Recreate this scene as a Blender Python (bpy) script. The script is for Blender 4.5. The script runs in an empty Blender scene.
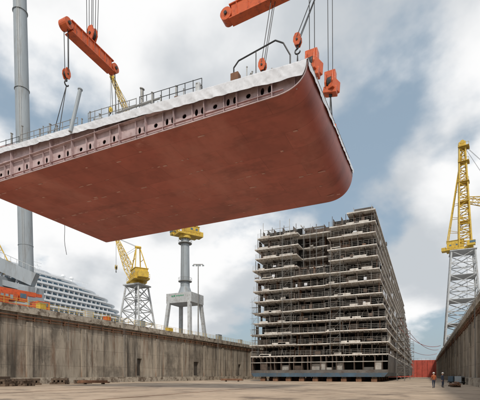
import bpy, math, random
from mathutils import Vector, Matrix, noise
random.seed(7)
S = bpy.context.scene
COL = S.collection
rnd = random.uniform

# ---------------------------------------------------------------- materials
MATS = {}
def pm(name, c, rough=.7, metal=0., var=.25, scale=.8, bump=.15, stretch=(1,1,1), dirt=None, dirt_amt=.5, dirt2=None, brick=None, spec=None, bscale=12):
    if name in MATS: return MATS[name]
    m = bpy.data.materials.new(name); m.use_nodes = True
    nt = m.node_tree; N = nt.nodes; L = nt.links
    b = N["Principled BSDF"]
    tc = N.new("ShaderNodeTexCoord")
    mp = N.new("ShaderNodeMapping"); mp.inputs["Scale"].default_value = stretch
    L.new(tc.outputs["Object"], mp.inputs[0])
    n1 = N.new("ShaderNodeTexNoise"); n1.inputs["Scale"].default_value = scale; n1.inputs["Detail"].default_value = 9; n1.inputs["Roughness"].default_value = .65
    L.new(mp.outputs[0], n1.inputs["Vector"])
    r1 = N.new("ShaderNodeValToRGB")
    r1.color_ramp.elements[0].position = .3; r1.color_ramp.elements[1].position = .7
    r1.color_ramp.elements[0].color = [x*(1-var) for x in c]+[1]
    r1.color_ramp.elements[1].color = [min(1, x*(1+var)) for x in c]+[1]
    L.new(n1.outputs["Fac"], r1.inputs[0])
    out = r1.outputs[0]
    if brick:
        ax, bw, bh, mort, dark, c2 = brick
        sp = N.new("ShaderNodeSeparateXYZ"); L.new(tc.outputs["Object"], sp.inputs[0])
        cb = N.new("ShaderNodeCombineXYZ")
        L.new(sp.outputs[ax[0]], cb.inputs[0]); L.new(sp.outputs[ax[1]], cb.inputs[1])
        bt = N.new("ShaderNodeTexBrick")
        bt.inputs["Scale"].default_value = 1; bt.inputs["Brick Width"].default_value = bw; bt.inputs["Row Height"].default_value = bh
        bt.inputs["Mortar Size"].default_value = mort; bt.inputs["Mortar Smooth"].default_value = .3
        bt.inputs["Color1"].default_value = (1,1,1,1); bt.inputs["Color2"].default_value = (c2,c2,c2,1)
        bt.inputs["Mortar"].default_value = (dark,dark,dark,1)
        L.new(cb.outputs[0], bt.inputs["Vector"])
        mx = N.new("ShaderNodeMixRGB"); mx.blend_type = 'MULTIPLY'; mx.inputs[0].default_value = 1
        L.new(out, mx.inputs[1]); L.new(bt.outputs[0], mx.inputs[2]); out = mx.outputs[0]
    def layer(out, col, sc, st, p0, p1, amt, loc):
        n2 = N.new("ShaderNodeTexNoise"); n2.inputs["Scale"].default_value = sc; n2.inputs["Detail"].default_value = 10; n2.inputs["Roughness"].default_value = .68
        mp2 = N.new("ShaderNodeMapping"); mp2.inputs["Scale"].default_value = st; mp2.inputs["Location"].default_value = loc
        L.new(tc.outputs["Object"], mp2.inputs[0]); L.new(mp2.outputs[0], n2.inputs["Vector"])
        r2 = N.new("ShaderNodeValToRGB")
        r2.color_ramp.elements[0].position = p0; r2.color_ramp.elements[1].position = p1
        r2.color_ramp.elements[1].color = (amt,)*3+(1,)
        L.new(n2.outputs["Fac"], r2.inputs[0])
        mx = N.new("ShaderNodeMixRGB"); L.new(r2.outputs[0], mx.inputs[0]); L.new(out, mx.inputs[1])
        mx.inputs[2].default_value = (*col, 1); return mx.outputs[0]
    if dirt: out = layer(out, dirt, scale*2.3, stretch, .62-.25*dirt_amt, .72-.1*dirt_amt, min(1, dirt_amt+.3), (13,7,5))
    for q,dd in enumerate(dirt2 or []): out = layer(out, *dd, (3+q*11,21-q*7,2))
    L.new(out, b.inputs["Base Color"])
    b.inputs["Roughness"].default_value = rough; b.inputs["Metallic"].default_value = metal
    if spec is not None: b.inputs["Specular IOR Level"].default_value = spec
    if bump:
        n3 = N.new("ShaderNodeTexNoise"); n3.inputs["Scale"].default_value = bscale; n3.inputs["Detail"].default_value = 6
        L.new(tc.outputs["Object"], n3.inputs["Vector"])
        bp = N.new("ShaderNodeBump"); bp.inputs["Strength"].default_value = bump; bp.inputs["Distance"].default_value = .05
        L.new(n3.outputs["Fac"], bp.inputs["Height"]); L.new(bp.outputs[0], b.inputs["Normal"])
    MATS[name] = m
    return m

CONC = pm("dock_concrete", (.41,.355,.285), .9, var=.36, scale=.35, stretch=(1,1,.2), dirt=(.15,.12,.09), dirt_amt=.5, bump=.4, brick=((1,2),7.5,3.1,.04,.6,.86),
          dirt2=[((.05,.042,.034),.55,(1,1,.05),.51,.63,.85),((.19,.10,.055),.5,(1,1,.12),.55,.66,.8),((.52,.48,.42),.7,(1,1,.09),.59,.69,.65),((.06,.05,.04),.16,(1,1,.8),.51,.65,.65)])
CONC2 = pm("coping_concrete", (.44,.39,.32), .9, var=.3, scale=.5, dirt=(.16,.125,.09), dirt_amt=.6, bump=.3, dirt2=[((.09,.06,.04),.8,(1,1,1),.50,.60,.85)])
CONC3 = pm("shaded_recess_concrete", (.07,.06,.05), .95, var=.4, scale=.8)  # darkness of the doorway recesses is painted into this concrete colour
FLOOR = pm("dock_floor_concrete", (.47,.365,.265), .8, var=.28, scale=.12, dirt=(.25,.18,.125), dirt_amt=.5, bump=.3, bscale=3, dirt2=[((.13,.095,.07),.22,(1,1,1),.54,.64,.75),((.58,.47,.36),.5,(1,1,1),.58,.66,.5),((.22,.12,.07),.9,(1,1,1),.60,.68,.6)])
QUAY = pm("quay_asphalt", (.16,.15,.14), .9, var=.3, scale=.1)
WATER = pm("harbour_water", (.04,.07,.08), .15, var=.2, scale=.05, bump=.3, bscale=.6)
DARK = pm("dark_void", (.012,.011,.010), .95, var=.4, bump=0)  # near-black colour stands in for shade inside deck gaps, hollows and vents
HULLRED = pm("hull_antifouling_red", (.44,.118,.086), .45, var=.18, scale=.3, dirt=(.30,.08,.058), dirt_amt=.5, bump=.10, brick=((0,1),5.6,2.3,.026,.66,.87), bscale=2.5, spec=.4,
             dirt2=[((.56,.22,.175),.16,(1,.5,1),.50,.66,.55),((.20,.055,.042),.35,(.35,1,1),.56,.68,.6),((.60,.30,.25),1.3,(.25,1,1),.66,.72,.6),((.25,.09,.07),2.2,(1,.2,1),.66,.72,.5)])
PRIMER = pm("weld_primer_pink", (.60,.32,.27), .7, var=.25, scale=2)
MAUVE = pm("shop_primer_mauve", (.50,.385,.385), .65, var=.22, scale=.9, dirt=(.28,.16,.13), dirt_amt=.42)
DECKG = pm("raw_deck_plate", (.25,.21,.19), .7, var=.3, scale=.8, dirt=(.16,.08,.05), dirt_amt=.4)
TARP = pm("white_tarpaulin", (.66,.67,.70), .4, var=.12, scale=1.2, dirt=(.50,.50,.52), dirt_amt=.4, bump=.25, bscale=4)
ORANGE = pm("crane_orange_paint", (.62,.115,.03), .45, var=.15, scale=1.2, dirt=(.26,.05,.02), dirt_amt=.45)
YELLOW = pm("crane_yellow_paint", (.66,.45,.06), .5, var=.15, scale=.7, dirt=(.33,.20,.06), dirt_amt=.5)
LGREY = pm("light_grey_paint", (.50,.52,.53), .55, var=.15, scale=.6, dirt=(.26,.22,.18), dirt_amt=.45)
MGREY = pm("mid_grey_paint", (.32,.36,.39), .55, var=.15, scale=.4, stretch=(1,1,.2), dirt=(.22,.22,.21), dirt_amt=.45)
STEEL = pm("galvanised_steel", (.28,.275,.26), .5, metal=.4, var=.2, scale=2)
ROPE = pm("wire_rope_steel", (.06,.06,.06), .5, metal=.5, var=.3, scale=4, bump=0)
RUST = pm("rusty_steel", (.18,.09,.05), .85, var=.45, scale=1.5)
WOOD = pm("weathered_timber", (.12,.085,.06), .9, var=.45, scale=1.5, stretch=(1,.3,1))
WHITE = pm("white_ship_paint", (.80,.82,.84), .4, var=.05, scale=.3, bump=.05)
GLASS = pm("dark_blue_glass", (.09,.16,.22), .12, var=.4, scale=.5, bump=0)
BLUE = pm("ship_blue_paint", (.06,.105,.15), .65, var=.3, scale=.4, dirt=(.09,.09,.09), dirt_amt=.6)
CBLUE = pm("hull_stripe_blue", (.03,.20,.42), .4, var=.1, scale=.4)
HULLGREY = pm("hull_primer_grey", (.12,.11,.10), .7, var=.4, scale=.3, dirt=(.08,.05,.035), dirt_amt=.5)
SLAB = pm("deck_edge_primer", (.60,.565,.515), .75, var=.28, scale=.6, dirt=(.26,.18,.135), dirt_amt=.5)
BROWN = pm("brown_primer_bulkhead", (.115,.083,.064), .8, var=.5, scale=.35, dirt=(.04,.033,.028), dirt_amt=.5)
INS = pm("insulation_panel_grey", (.38,.36,.33), .7, var=.35, scale=.6, dirt=(.2,.14,.1), dirt_amt=.4)
RED = pm("dock_gate_red", (.42,.07,.045), .6, var=.25, scale=.3, dirt=(.2,.05,.03), dirt_amt=.45)
GREEN = pm("emblem_green_paint", (.04,.30,.16), .5, var=.1)
CLOTHO = pm("orange_coverall", (.33,.085,.03), .9, var=.15, scale=5)
CLOTHB = pm("navy_workwear", (.03,.04,.07), .9, var=.2, scale=5)
SKIN = pm("skin", (.45,.26,.18), .6, var=.08, scale=8, bump=0)
HELM = pm("white_helmet_plastic", (.75,.75,.72), .35, var=.05)
RUBBER = pm("tyre_rubber", (.02,.02,.02), .8, var=.2)

# ---------------------------------------------------------------- mesh builder
class MB:
    def __init__(s): s.v=[]; s.f=[]; s.m=[]
    def quad(s,a,b,c,d,mi=0):
        n=len(s.v); s.v += [Vector(a),Vector(b),Vector(c),Vector(d)]; s.f.append((n,n+1,n+2,n+3)); s.m.append(mi)
    def box(s,x0,x1,y0,y1,z0,z1,mi=0):
        if x0>x1:x0,x1=x1,x0
        if y0>y1:y0,y1=y1,y0
        if z0>z1:z0,z1=z1,z0
        n=len(s.v)
        s.v += [Vector(p) for p in ((x0,y0,z0),(x1,y0,z0),(x1,y1,z0),(x0,y1,z0),(x0,y0,z1),(x1,y0,z1),(x1,y1,z1),(x0,y1,z1))]
        for q in ((0,3,2,1),(4,5,6,7),(0,1,5,4),(1,2,6,5),(2,3,7,6),(3,0,4,7)):
            s.f.append(tuple(n+i for i in q)); s.m.append(mi)
    def beam(s,p,q,w,h,mi=0,up=(0,0,1)):
        p=Vector(p);q=Vector(q);d=(q-p).normalized();u=Vector(up)
        if abs(d.dot(u))>.98:u=Vector((1,0,0))
        a=d.cross(u).normalized();b=a.cross(d).normalized()
        n=len(s.v)
        for e in (p,q):
            for i,j in ((-1,-1),(1,-1),(1,1),(-1,1)): s.v.append(e+a*i*w/2+b*j*h/2)
        for f in ((0,1,2,3),(7,6,5,4),(0,4,5,1),(1,5,6,2),(2,6,7,3),(3,7,4,0)):
            s.f.append(tuple(n+i for i in f)); s.m.append(mi)
    def tube(s,p,q,r,n=6,r2=None,mi=0,cap=True):
        p=Vector(p);q=Vector(q);d=(q-p)
        if d.length<1e-6:return
        d.normalize();u=Vector((0,0,1))
        if abs(d.dot(u))>.98:u=Vector((1,0,0))
        a=d.cross(u).normalized();b=d.cross(a).normalized()
        if r2 is None:r2=r
        k=len(s.v)
        for e,rr in ((p,r),(q,r2)):
            for i in range(n):
                t=2*math.pi*i/n; s.v.append(e+(a*math.cos(t)+b*math.sin(t))*rr)
        for i in range(n):
            j=(i+1)%n; s.f.append((k+i,k+j,k+n+j,k+n+i)); s.m.append(mi)
        if cap:
            s.f.append(tuple(k+n-1-i for i in range(n))); s.m.append(mi)
            s.f.append(tuple(k+n+i for i in range(n))); s.m.append(mi)
    def path(s,pts,r,n=6,mi=0):
        for a,b in zip(pts,pts[1:]): s.tube(a,b,r,n,mi=mi)
    def prism(s,pts,z0,z1,mi=0):
        n=len(s.v);k=len(pts)
        s.v += [Vector((x,y,z0)) for x,y in pts]+[Vector((x,y,z1)) for x,y in pts]
        s.f.append(tuple(n+k-1-i for i in range(k)));s.m.append(mi)
        s.f.append(tuple(n+k+i for i in range(k)));s.m.append(mi)
        for i in range(k):
            j=(i+1)%k; s.f.append((n+i,n+j,n+k+j,n+k+i));s.m.append(mi)
    def lattice(s,p,q,w0,w1,nb,rc,rb,mi=0,h0=None,h1=None):
        p=Vector(p);q=Vector(q);d=(q-p).normalized();u=Vector((0,0,1))
        if abs(d.dot(u))>.95:u=Vector((0,1,0))
        a=d.cross(u).normalized();b=a.cross(d).normalized()
        if h0 is None:h0=w0
        if h1 is None:h1=w1
        cs=((-1,-1),(1,-1),(1,1),(-1,1))
        def P(i,c):
            t=i/nb; w=w0+(w1-w0)*t;h=h0+(h1-h0)*t
            return p.lerp(q,t)+a*c[0]*w/2+b*c[1]*h/2
        for c in cs: s.tube(P(0,c),P(nb,c),rc,5,mi=mi)
        for i in range(nb):
            for k in range(4):
                c1,c2=cs[k],cs[(k+1)%4]
                if i%2: c1,c2=c2,c1
                s.tube(P(i,c1),P(i+1,c2),rb,4,mi=mi,cap=False)
                s.tube(P(i+1,c1),P(i+1,c2),rb,4,mi=mi,cap=False)
    def obj(s,name,mats,parent=None,smooth=False,loc=None,bevel=0):
        base=Vector((0,0,0))
        if parent is not None and parent.get("_w"): base=Vector(parent["_b"])
        if loc is not None: base=Vector(loc)
        me=bpy.data.meshes.new(name)
        me.from_pydata([v-base for v in s.v],[],s.f)
        if not isinstance(mats,(list,tuple)):mats=[mats]
        for m in mats: me.materials.append(m)
        me.polygons.foreach_set("material_index",s.m)
        if smooth: me.polygons.foreach_set("use_smooth",[True]*len(s.f))
        me.update()
        o=bpy.data.objects.new(name,me); COL.objects.link(o)
        if parent is not None: o.parent=parent
        elif loc is not None: o.location=loc
        if bevel:
            md=o.modifiers.new("bevel",'BEVEL');md.width=bevel;md.segments=2;md.limit_method='ANGLE'
        return o

def thing(name,label,cat,base,world=True,group=None):
    e=bpy.data.objects.new(name,None);COL.objects.link(e);e.location=base;e.empty_display_size=.5
    e["label"]=label;e["category"]=cat
    if world: e["_w"]=1; e["_b"]=list(base)
    if group:e["group"]=group
    return e
def tag(o,label,cat,group=None):
    o["label"]=label;o["category"]=cat
    if group:o["group"]=group
    return o
def dup(e,loc,rot=0,label=None):
    n=e.copy();COL.objects.link(n);n.location=loc;n.rotation_euler=(0,0,rot)
    if label:n["label"]=label
    def rec(src,dst):
        for c in src.children:
            k=c.copy();COL.objects.link(k);k.parent=dst;rec(c,k)
    rec(e,n);return n
def wheel_disc(mb,c,axis,r,w,n=20,mi=0):
    c=Vector(c);a=Vector(axis).normalized();mb.tube(c-a*w/2,c+a*w/2,r,n,mi=mi)

# ---------------------------------------------------------------- setting
XL,XR=-58.0,7.1; QZ=12.3; YB,YE=-120.0,300.0
mb=MB(); mb.quad((XL-3,YB,0),(XR+3,YB,0),(XR+3,YE+5,0),(XL-3,YE+5,0)); o=mb.obj("dock_floor",FLOOR); o["kind"]="structure"
mb=MB()
for x in (-32,-18):
    mb.box(x,x+.10,YB,YE,.004,.02)
o=mb.obj("floor_rail_track",RUST);o["kind"]="structure"
mb=MB()
B=4000
mb.quad((XL-90,-B,QZ),(XL-2,-B,QZ),(XL-2,B,QZ),(XL-90,B,QZ))
mb.quad((XR+2,-B,QZ),(B,-B,QZ),(B,B,QZ),(XR+2,B,QZ))
mb.quad((XL-2,-B,QZ),(XR+2,-B,QZ),(XR+2,YB,QZ),(XL-2,YB,QZ))
mb.quad((XL-90,-B,8),(XL-90,-B,QZ),(XL-90,B,QZ),(XL-90,B,8))
o=mb.obj("quay_ground",QUAY);o["kind"]="structure"
mb=MB(); mb.quad((-B,-B,8.5),(XL-90,-B,8.5),(XL-90,B,8.5),(-B,B,8.5)); mb.quad((XL-2,YE+3,8.5),(XR+2,YE+3,8.5),(XR+2,B,8.5),(XL-2,B,8.5))
o=mb.obj("harbour_water",WATER);o["kind"]="structure"

def dock_wall(x,sgn,label,opens):
    e=thing("dock_wall",label,"wall",(x,0,0))
    mb=MB(); bx=x-sgn*2.0
    y=YB
    zo0,zo1=1.4,5.2
    for (a,b) in opens:
        mb.box(bx,x,y,a,0,QZ-1.0)
        mb.box(bx,x,a,b,0,zo0); mb.box(bx,x,a,b,zo1,QZ-1.0)
        y=b
    mb.box(bx,x,y,YE,0,QZ-1.0); mb.obj("wall_face",CONC,e)
    mb=MB(); mb.box(bx,x+sgn*.55,YB,YE,QZ-1.0,QZ+.12); mb.obj("coping",CONC2,e)
    mb=MB(); mb.box(x+sgn*.003,x+sgn*1.1,YB,YE,.003,1.1); mb.obj("plinth",CONC2,e)
    mb=MB()
    mb.tube((x+sgn*.3,YB,QZ-1.5),(x+sgn*.3,YE,QZ-1.5),.12,8); mb.tube((x+sgn*.25,YB,QZ-1.95),(x+sgn*.25,YE,QZ-1.95),.07,8)
    y=YB
    while y<YE: mb.box(x,x+sgn*.42,y,y+.12,QZ-2.1,QZ-1.3); y+=3
    mb.obj("service_pipe",RUST,e)
    for (a,b) in opens:
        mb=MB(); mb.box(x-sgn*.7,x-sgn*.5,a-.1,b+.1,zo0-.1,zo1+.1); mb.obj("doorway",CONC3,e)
    mb=MB(); mb.box(x+sgn*.003,x+sgn*.32,-.5,.5,1.1,QZ-2.3)
    first=mb.obj("pilaster",CONC,None); first.parent=e
    me=first.data
    for v in me.vertices: v.co.x-=x
    y=YB+6
    k=0
    while y<YE:
        if all(not(a-1<y<b+1) for a,b in opens):
            t=first if k==0 else first.copy()
            if k: COL.objects.link(t); t.parent=e
            t.location=(0,y,0);k+=1
        y+=11.3
    for yy in (34,66,108,160,220):
        mb=MB()
        for dy in (-.25,.25): mb.tube((x+sgn*.62,yy+dy,1.1),(x+sgn*.62,yy+dy,QZ+1.1),.03,5)
        z=1.3
        while z<QZ+.8: mb.tube((x+sgn*.62,yy-.25,z),(x+sgn*.62,yy+.25,z),.02,4);z+=.32
        mb.obj("ladder",STEEL,e)
    for i in range(26):
        mb=MB()
        yy=rnd(20,200); z0=QZ-1.0; l=rnd(2,9); p=[(x+sgn*.5,yy,z0)]
        for k2 in range(1,5): p.append((x+sgn*(.5+rnd(-.02,.06)),yy+rnd(-.15,.15),z0-l*k2/4))
        mb.path(p,.035,4)
        mb.obj("hanging_cable",ROPE,e)
    return e
dock_wall(XL,1,"tall stained concrete dry dock wall with pilasters and doorways",[(71,72.6),(95,97.6),(124,126)])
dock_wall(XR,-1,"tall stained concrete dry dock wall with pipes and ladders",[(128,131)])

def quay_rail(x,label,mat):
    mb=MB(); y=10
    while y<YE:
        mb.tube((x,y,QZ+.1),(x,y,QZ+1.25),.04,5); y+=2.0
    for z in (.45,.85,1.22): mb.tube((x,10,QZ+z),(x,YE,QZ+z),.035,5)
    tag(mb.obj("guard_railing",mat,loc=(x,10,QZ)),label,"railing")
quay_rail(XL+.1,"long rusty yellow guard railing on top of the dock wall",YELLOW)
quay_rail(XR-.1,"long grey steel guard railing on top of the dock wall",STEEL)

def cabinet(loc,mat,label,w=1.2,h=1.7):
    e=thing("electrical_cabinet",label,"cabinet",loc,world=False,group="electrical cabinets along the quay")
    mb=MB();mb.box(-.5,.5,-w/2,w/2,.1,h);mb.box(-.55,.55,-w/2-.05,w/2+.05,h,h+.08);mb.obj("housing",mat,e)
    mb=MB();mb.box(.5,.53,-w*.42,-.02,.25,h-.12);mb.box(.5,.53,.02,w*.42,.25,h-.12);mb.obj("door",mat,e)
for y,mt,w,h in ((40,ORANGE,2.6,1.3),(47.5,YELLOW,1.2,1.2),(58,LGREY,1.6,1.7),(63,ORANGE,1.2,1.1),(74,MGREY,1.6,1.6),(85,YELLOW,2.0,1.1),(112,MGREY,2.4,1.9),(128,LGREY,2,1.6)):
    cabinet((XL-1.2,y,QZ),mt,{"crane_orange_paint":"orange","crane_yellow_paint":"yellow","light_grey_paint":"light grey","mid_grey_paint":"grey"}[mt.name]+" metal cabinet behind the quay railing",w,h)

e=thing("dock_gate","red steel caisson gate closing the end of the dock","gate",(0,YE-4,0))
mb=MB(); mb.box(XL+.2,XR-.2,YE-4,YE,0.004,11.6); mb.obj("gate_wall",RED,e)
x=XL+2
while x<XR-1:
    mb=MB(); mb.box(x,x+.4,YE-4.5,YE-4.003,.1,11.4); x+=3.2
    mb.obj("stiffener",RED,e)
mb=MB()
x=XL+1
while x<XR: mb.tube((x,YE-3.6,11.6),(x,YE-3.6,12.8),.05,4);x+=2.5
mb.tube((XL+1,YE-3.6,12.8),(XR-1,YE-3.6,12.8),.05,4); mb.obj("railing",STEEL,e)

# ---------------------------------------------------------------- ship under construction
def unfinished_ship():
    x0,x1=-39.6,-7.2; Y0=92.0; YEND=278.0
    e=thing("ship_under_construction","unfinished multi-deck cruise ship hull with open steel decks in the dock","ship",((x0+x1)/2,Y0,0))
    mb=MB()
    ys=[Y0,Y0+4,Y0+60,Y0+150,YEND]
    pr=[(x0+1.2,1.1),(x0+.5,1.3),(x0+.1,2.1),(x0,6.2),(x1,6.2),(x1-.1,2.1),(x1-.5,1.3),(x1-1.2,1.1)]
    for a,b in zip(ys,ys[1:]):
        for i in range(len(pr)):
            p,q=pr[i],pr[(i+1)%len(pr)]
            mi=1 if (i in(0,1,5,6,7)) else 0
            if i==3: continue
            mb.quad((p[0],a,p[1]),(p[0],b,p[1]),(q[0],b,q[1]),(q[0],a,q[1]),mi)
    mb.quad((x0+.8,Y0,1.1),(x1-.8,Y0,1.1),(x1-.1,Y0,2.0),(x0+.1,Y0,2.0),1)
    mb.quad((x0+.1,Y0,2.0),(x1-.1,Y0,2.0),(x1-.1,Y0,2.7),(x0+.1,Y0,2.7),0)
    mb.obj("hull_shell",[HULLGREY,BLUE],e)
    mb=MB(); x=x0+.3
    while x<x1-1:
        w=rnd(.8,2.6); w=min(w,x1-.2-x)
        ins_=-35<x<-20
        if random.random()<.75: mb.box(x,x+w-.1,Y0+rnd(.1,.9),Y0+1.4,2.72,rnd(3.2,4.6),random.choice([0,4,3,1,4,0]) if not ins_ else random.choice([1,2,1,4]))
        mb.box(x,x+.14,Y0+.05,Y0+2.4,2.72,5.85,4)
        x+=w
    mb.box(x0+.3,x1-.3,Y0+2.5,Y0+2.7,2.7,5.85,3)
    mb.box(x0+.1,x1-.1,Y0+.02,Y0+2.4,4.45,4.62,1)
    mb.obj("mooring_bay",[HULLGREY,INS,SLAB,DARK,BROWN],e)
    ND=13; dz=2.72
    def RX(k): return (-7.2,-7.2,-7.5,-7.8,-8.2,-8.5,-8.8,-9.1,-9.4,-9.7,-9.9,-10.0,-10.1)[k]
    for k in range(ND):
        z=6.2+dz*k; rec = k>=8
        top = k==ND-1
        yo = (0,0,.1,.2,.3,.4,.4,.5,.6,.7,1.0,1.3,1.6)[k]
        lx=x0+(0,.0,-.3,.7,.2,.8,.3,.8,-.1,.9,.3,1.0,1.0)[k]; rx=RX(k)
        cl,cr=-28.0+rnd(-.4,.4),-20.6+rnd(-.4,.4)
        mb=MB()
        th=.27
        ylen = YEND-(0 if k<8 else (k-7)*9)
        lo=(0,-.8,.3,-.4,.6,-.3,.4,-.1,.7,.1,.9,.6,3)[k]; ro=(0,.3,-.6,.2,-.4,.4,-.4,.3,-.2,.4,-.1,.4,.3)[k]
        wings=[(lx,cl,Y0+yo+lo),(cr,rx,Y0+yo+ro)]
        if top: wings=[(lx+10.5,cl,Y0+4.6),(cr+4.2,rx,Y0+1.9)]
        for a,b,yy in wings: mb.box(a,b,yy,Y0+10,z-th,z)
        if not rec: mb.box(cl,cr,Y0+rnd(.1,.7),Y0+10,z-th,z-.01)
        elif not top: mb.box(cl,cr,Y0+rnd(4.0,6.0),Y0+10,z-th,z-.01)
        if not top: mb.box(lx,rx,Y0+10.002,ylen,z-th,z)
        else: mb.box(cr+3,rx,Y0+10.002,ylen,z-th,z)
        for a,b,yy in wings:
            x=a+.4
            while x<b: mb.box(x,x+.05,yy+.25,yy+1.2,z-th-.3,z-th); x+=.9
            for q in range(2):
                if not top:
                    xx=rnd(a,b-3); mb.box(xx,xx+rnd(1.2,3.5),yy+.003,yy+.06,z+.002,z+rnd(.2,.5))
        mb.obj("deck",SLAB,e)
        if top:
            continue
        mb=MB(); h0=z; h1=z+dz-th
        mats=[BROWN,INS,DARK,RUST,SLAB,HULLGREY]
        mb.box(lx+1.6,rx-1.6,Y0+10.5,ylen-2,h0,h1,0)
        mb.box(lx+.9,cl-.1,Y0+6.3,Y0+6.5,h0,h1,2); mb.box(cr+.1,rx-.5,Y0+5.5,Y0+5.7,h0,h1,2)  # near-black back sheets paint the shade deep inside the decks
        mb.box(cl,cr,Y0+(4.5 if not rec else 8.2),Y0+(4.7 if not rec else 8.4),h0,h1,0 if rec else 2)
        for (a,b,yy) in [(lx,cl,Y0+yo+2.2),(cr,rx,Y0+yo+1.5)]+([(cl,cr,Y0+1.9)] if not rec else [(cl,cr,Y0+5.8)]):
            x=a+.5
            while x<b-.5:
                w=rnd(1.1,3.0)
                mb.box(x,x+.08,yy+rnd(.0,1.2),yy+2.4,h0,h1,random.choice([0,0,5,3,0]))
                r=random.random(); w2=min(w,b-x-.3)
                if r<.30: mb.box(x+.12,x+w2,yy+rnd(1.0,2.2),yy+2.45,h0,h0+rnd(.6,2.3),random.choice([0,0,5,5,3,0]))
                elif r<.46: mb.box(x+.12,x+w2,yy+.9,yy+1.1,h1-rnd(.3,.7),h1,random.choice([0,5]))
                if .44<r<.52: mb.box(x+.3,x+min(1.0,w2),yy-.3,yy+.5,h0,h0+rnd(.3,.8),random.choice([1,3,5]))
                if r>.72: mb.tube((x,yy+.4,h1-.25),(x+w2,yy+.4,h1-.25),rnd(.05,.13),8,mi=random.choice([1,5]))
                if r>.9: mb.tube((x+.2,yy+.1,h0),(x+w2,yy+.1,h1),.04,5,mi=5)
                x+=w
            x=a+.6
            while x<b: mb.box(x,x+.11,yy-.9,yy-.79,h0,h1,random.choice([5,5,0])); x+=3.1
        mb.obj("partition",mats,e)
        mb=MB()
        for (a,b,yy) in wings+([(cl,cr,Y0+.75)] if not rec else []):
            ry=yy+.10
            x=a+.1
            while x<b: mb.tube((x,ry,z),(x,ry,z+1.1+rnd(-.05,.15)),.02,4); x+=rnd(1.0,1.7)
            for hh in (.4,.75,1.1):
                x=a
                while x<b:
                    l=min(rnd(3,8),b-x); mb.tube((x,ry,z+hh+rnd(-.03,.03)),(x+l,ry,z+hh+rnd(-.03,.03)),.025,4); x+=l+(.0 if random.random()<.8 else .8)
            for q in range(int((b-a)/3.2)):
                r=random.random(); xx=rnd(a,b-1.5)
                if r<.14: mb.box(xx,xx+rnd(.3,.8),ry-.06,ry-.03,z+rnd(.05,.3),z+rnd(.6,1.0),1)
                elif r<.26: mb.box(xx,xx+rnd(.4,1.4),ry-.06,ry-.03,z+rnd(.1,.3),z+rnd(.5,1.2),2)
                elif r<.42: mb.tube((xx,ry,z),(xx+rnd(-1.2,1.2),ry,z+dz-th),.022,4)
                elif r<.6: mb.path([(xx,ry-.05,z+1),(xx+.4,ry-.1,z+.1),(xx+.9,ry-.08,z-.5),(xx+1.4,ry-.05,z+.2)],.022,4)
        yy=Y0+.5
        while yy<ylen:
            mb.tube((rx-.08,yy,z),(rx-.08,yy,z+1.1),.025,4);yy+=3.2
        mb.tube((rx-.08,Y0+yo+1.4,z+1.1),(rx-.08,ylen,z+1.1),.03,4)
        for q in range(10):
            y9=Y0+2+rnd(0,1)**2*90; mb.box(rx-.05,rx-.02,y9,y9+rnd(1,3.2),z+rnd(0,.4),z+rnd(.7,1.6),random.choice([1,2,2,2]))
        mb.obj("railing",[INS,TARP,BROWN],e)
        yy=Y0+10.5+rnd(0,1.5)
        mb=MB()
        while yy<ylen-1:
            mb.box(rx-1.6,rx-rnd(.4,1.2),yy,yy+.1,z,z+dz-th,random.choice([1,1,2,2,0]))
            if random.random()<.35: mb.box(rx-1.4,rx-1.3,yy,yy+rnd(1.5,2.8),z,z+rnd(1,2.3),random.choice([0,1,2,3]))
            yy+=2.9
        mb.obj("balcony_divider",[SLAB,BROWN,HULLGREY,RUST],e)
    zt=6.2+dz*(ND-1)
    for (xa,xb,za,zb_,fy) in ((-31.0,-28.8,9,34,Y0-1.1),(-19.6,-17.4,6.3,31,Y0-.9),(-27.0,-22.2,27,37,Y0+3.2),(-38.9,-37.3,6.3,21,Y0-.9)):
        mb=MB()
        nb=max(1,int((xb-xa)/1.6)); xs=[xa+(xb-xa)*i/nb for i in range(nb+1)]
        for x in xs:
            for dy in (0,.6): mb.tube((x,fy+dy,za),(x,fy+dy,zb_+rnd(-1.5,1.5)),.026,5)
        z=za+1;i=0
        while z<zb_-1:
            mb.tube((xa-rnd(.1,.7),fy,z),(xb+rnd(.1,.7),fy,z),.024,4)
            if i%2: mb.tube((xa,fy,z),(xb,fy,min(zb_,z+2.0)),.024,4)
            if random.random()<.3: mb.box(xa,xb,fy+.05,fy+.55,z-.05,z,1)
            z+=1.36;i+=1
        mb.obj("scaffold_bay",[STEEL,WOOD],e)
    mb=MB()
    for q in range(46):
        x=rnd(x0+2,-10.5);yy=Y0+rnd(3,30); zz=zt-(dz if x<-17 else 0)
        if random.random()<.6: mb.tube((x,yy,zz),(x,yy,zz+rnd(1,2.2)),.05,5)
        else: mb.box(x,x+rnd(.5,2.0),yy,yy+1.5,zz,zz+rnd(.4,1.3),1)
    mb.box(-15,-10.8,Y0+4,Y0+14,zt,zt+1.3,1)
    for xx in (-37.5,-33,-30.5,-15,-11): mb.tube((xx,Y0+3.2,zt-dz),(xx,Y0+3.2,zt+1.4),.06,5)
    mb.tube((-37.5,Y0+3.2,zt-.6),(-30.5,Y0+3.2,zt-.6),.05,5)
    mb.obj("roof_equipment",[INS,HULLGREY],e)
    first=None
    for yy in range(0,6):
        for i in range(9):
            p=(x0+3+i*(x1-x0-6)/8,Y0+1.2+yy*6,.004)
            if first is None:
                first=thing("keel_block","concrete keel block with timber cap under the ship","keel block",p,world=False,group="keel blocks under the ship")
                mb=MB(); mb.box(-.6,.6,-.7,.7,0,.7); mb.obj("base",RUST,first)
                mb=MB(); mb.box(-.5,.5,-.6,.6,.7,1.09); mb.obj("cap",WOOD,first)
            else: dup(first,p)
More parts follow.
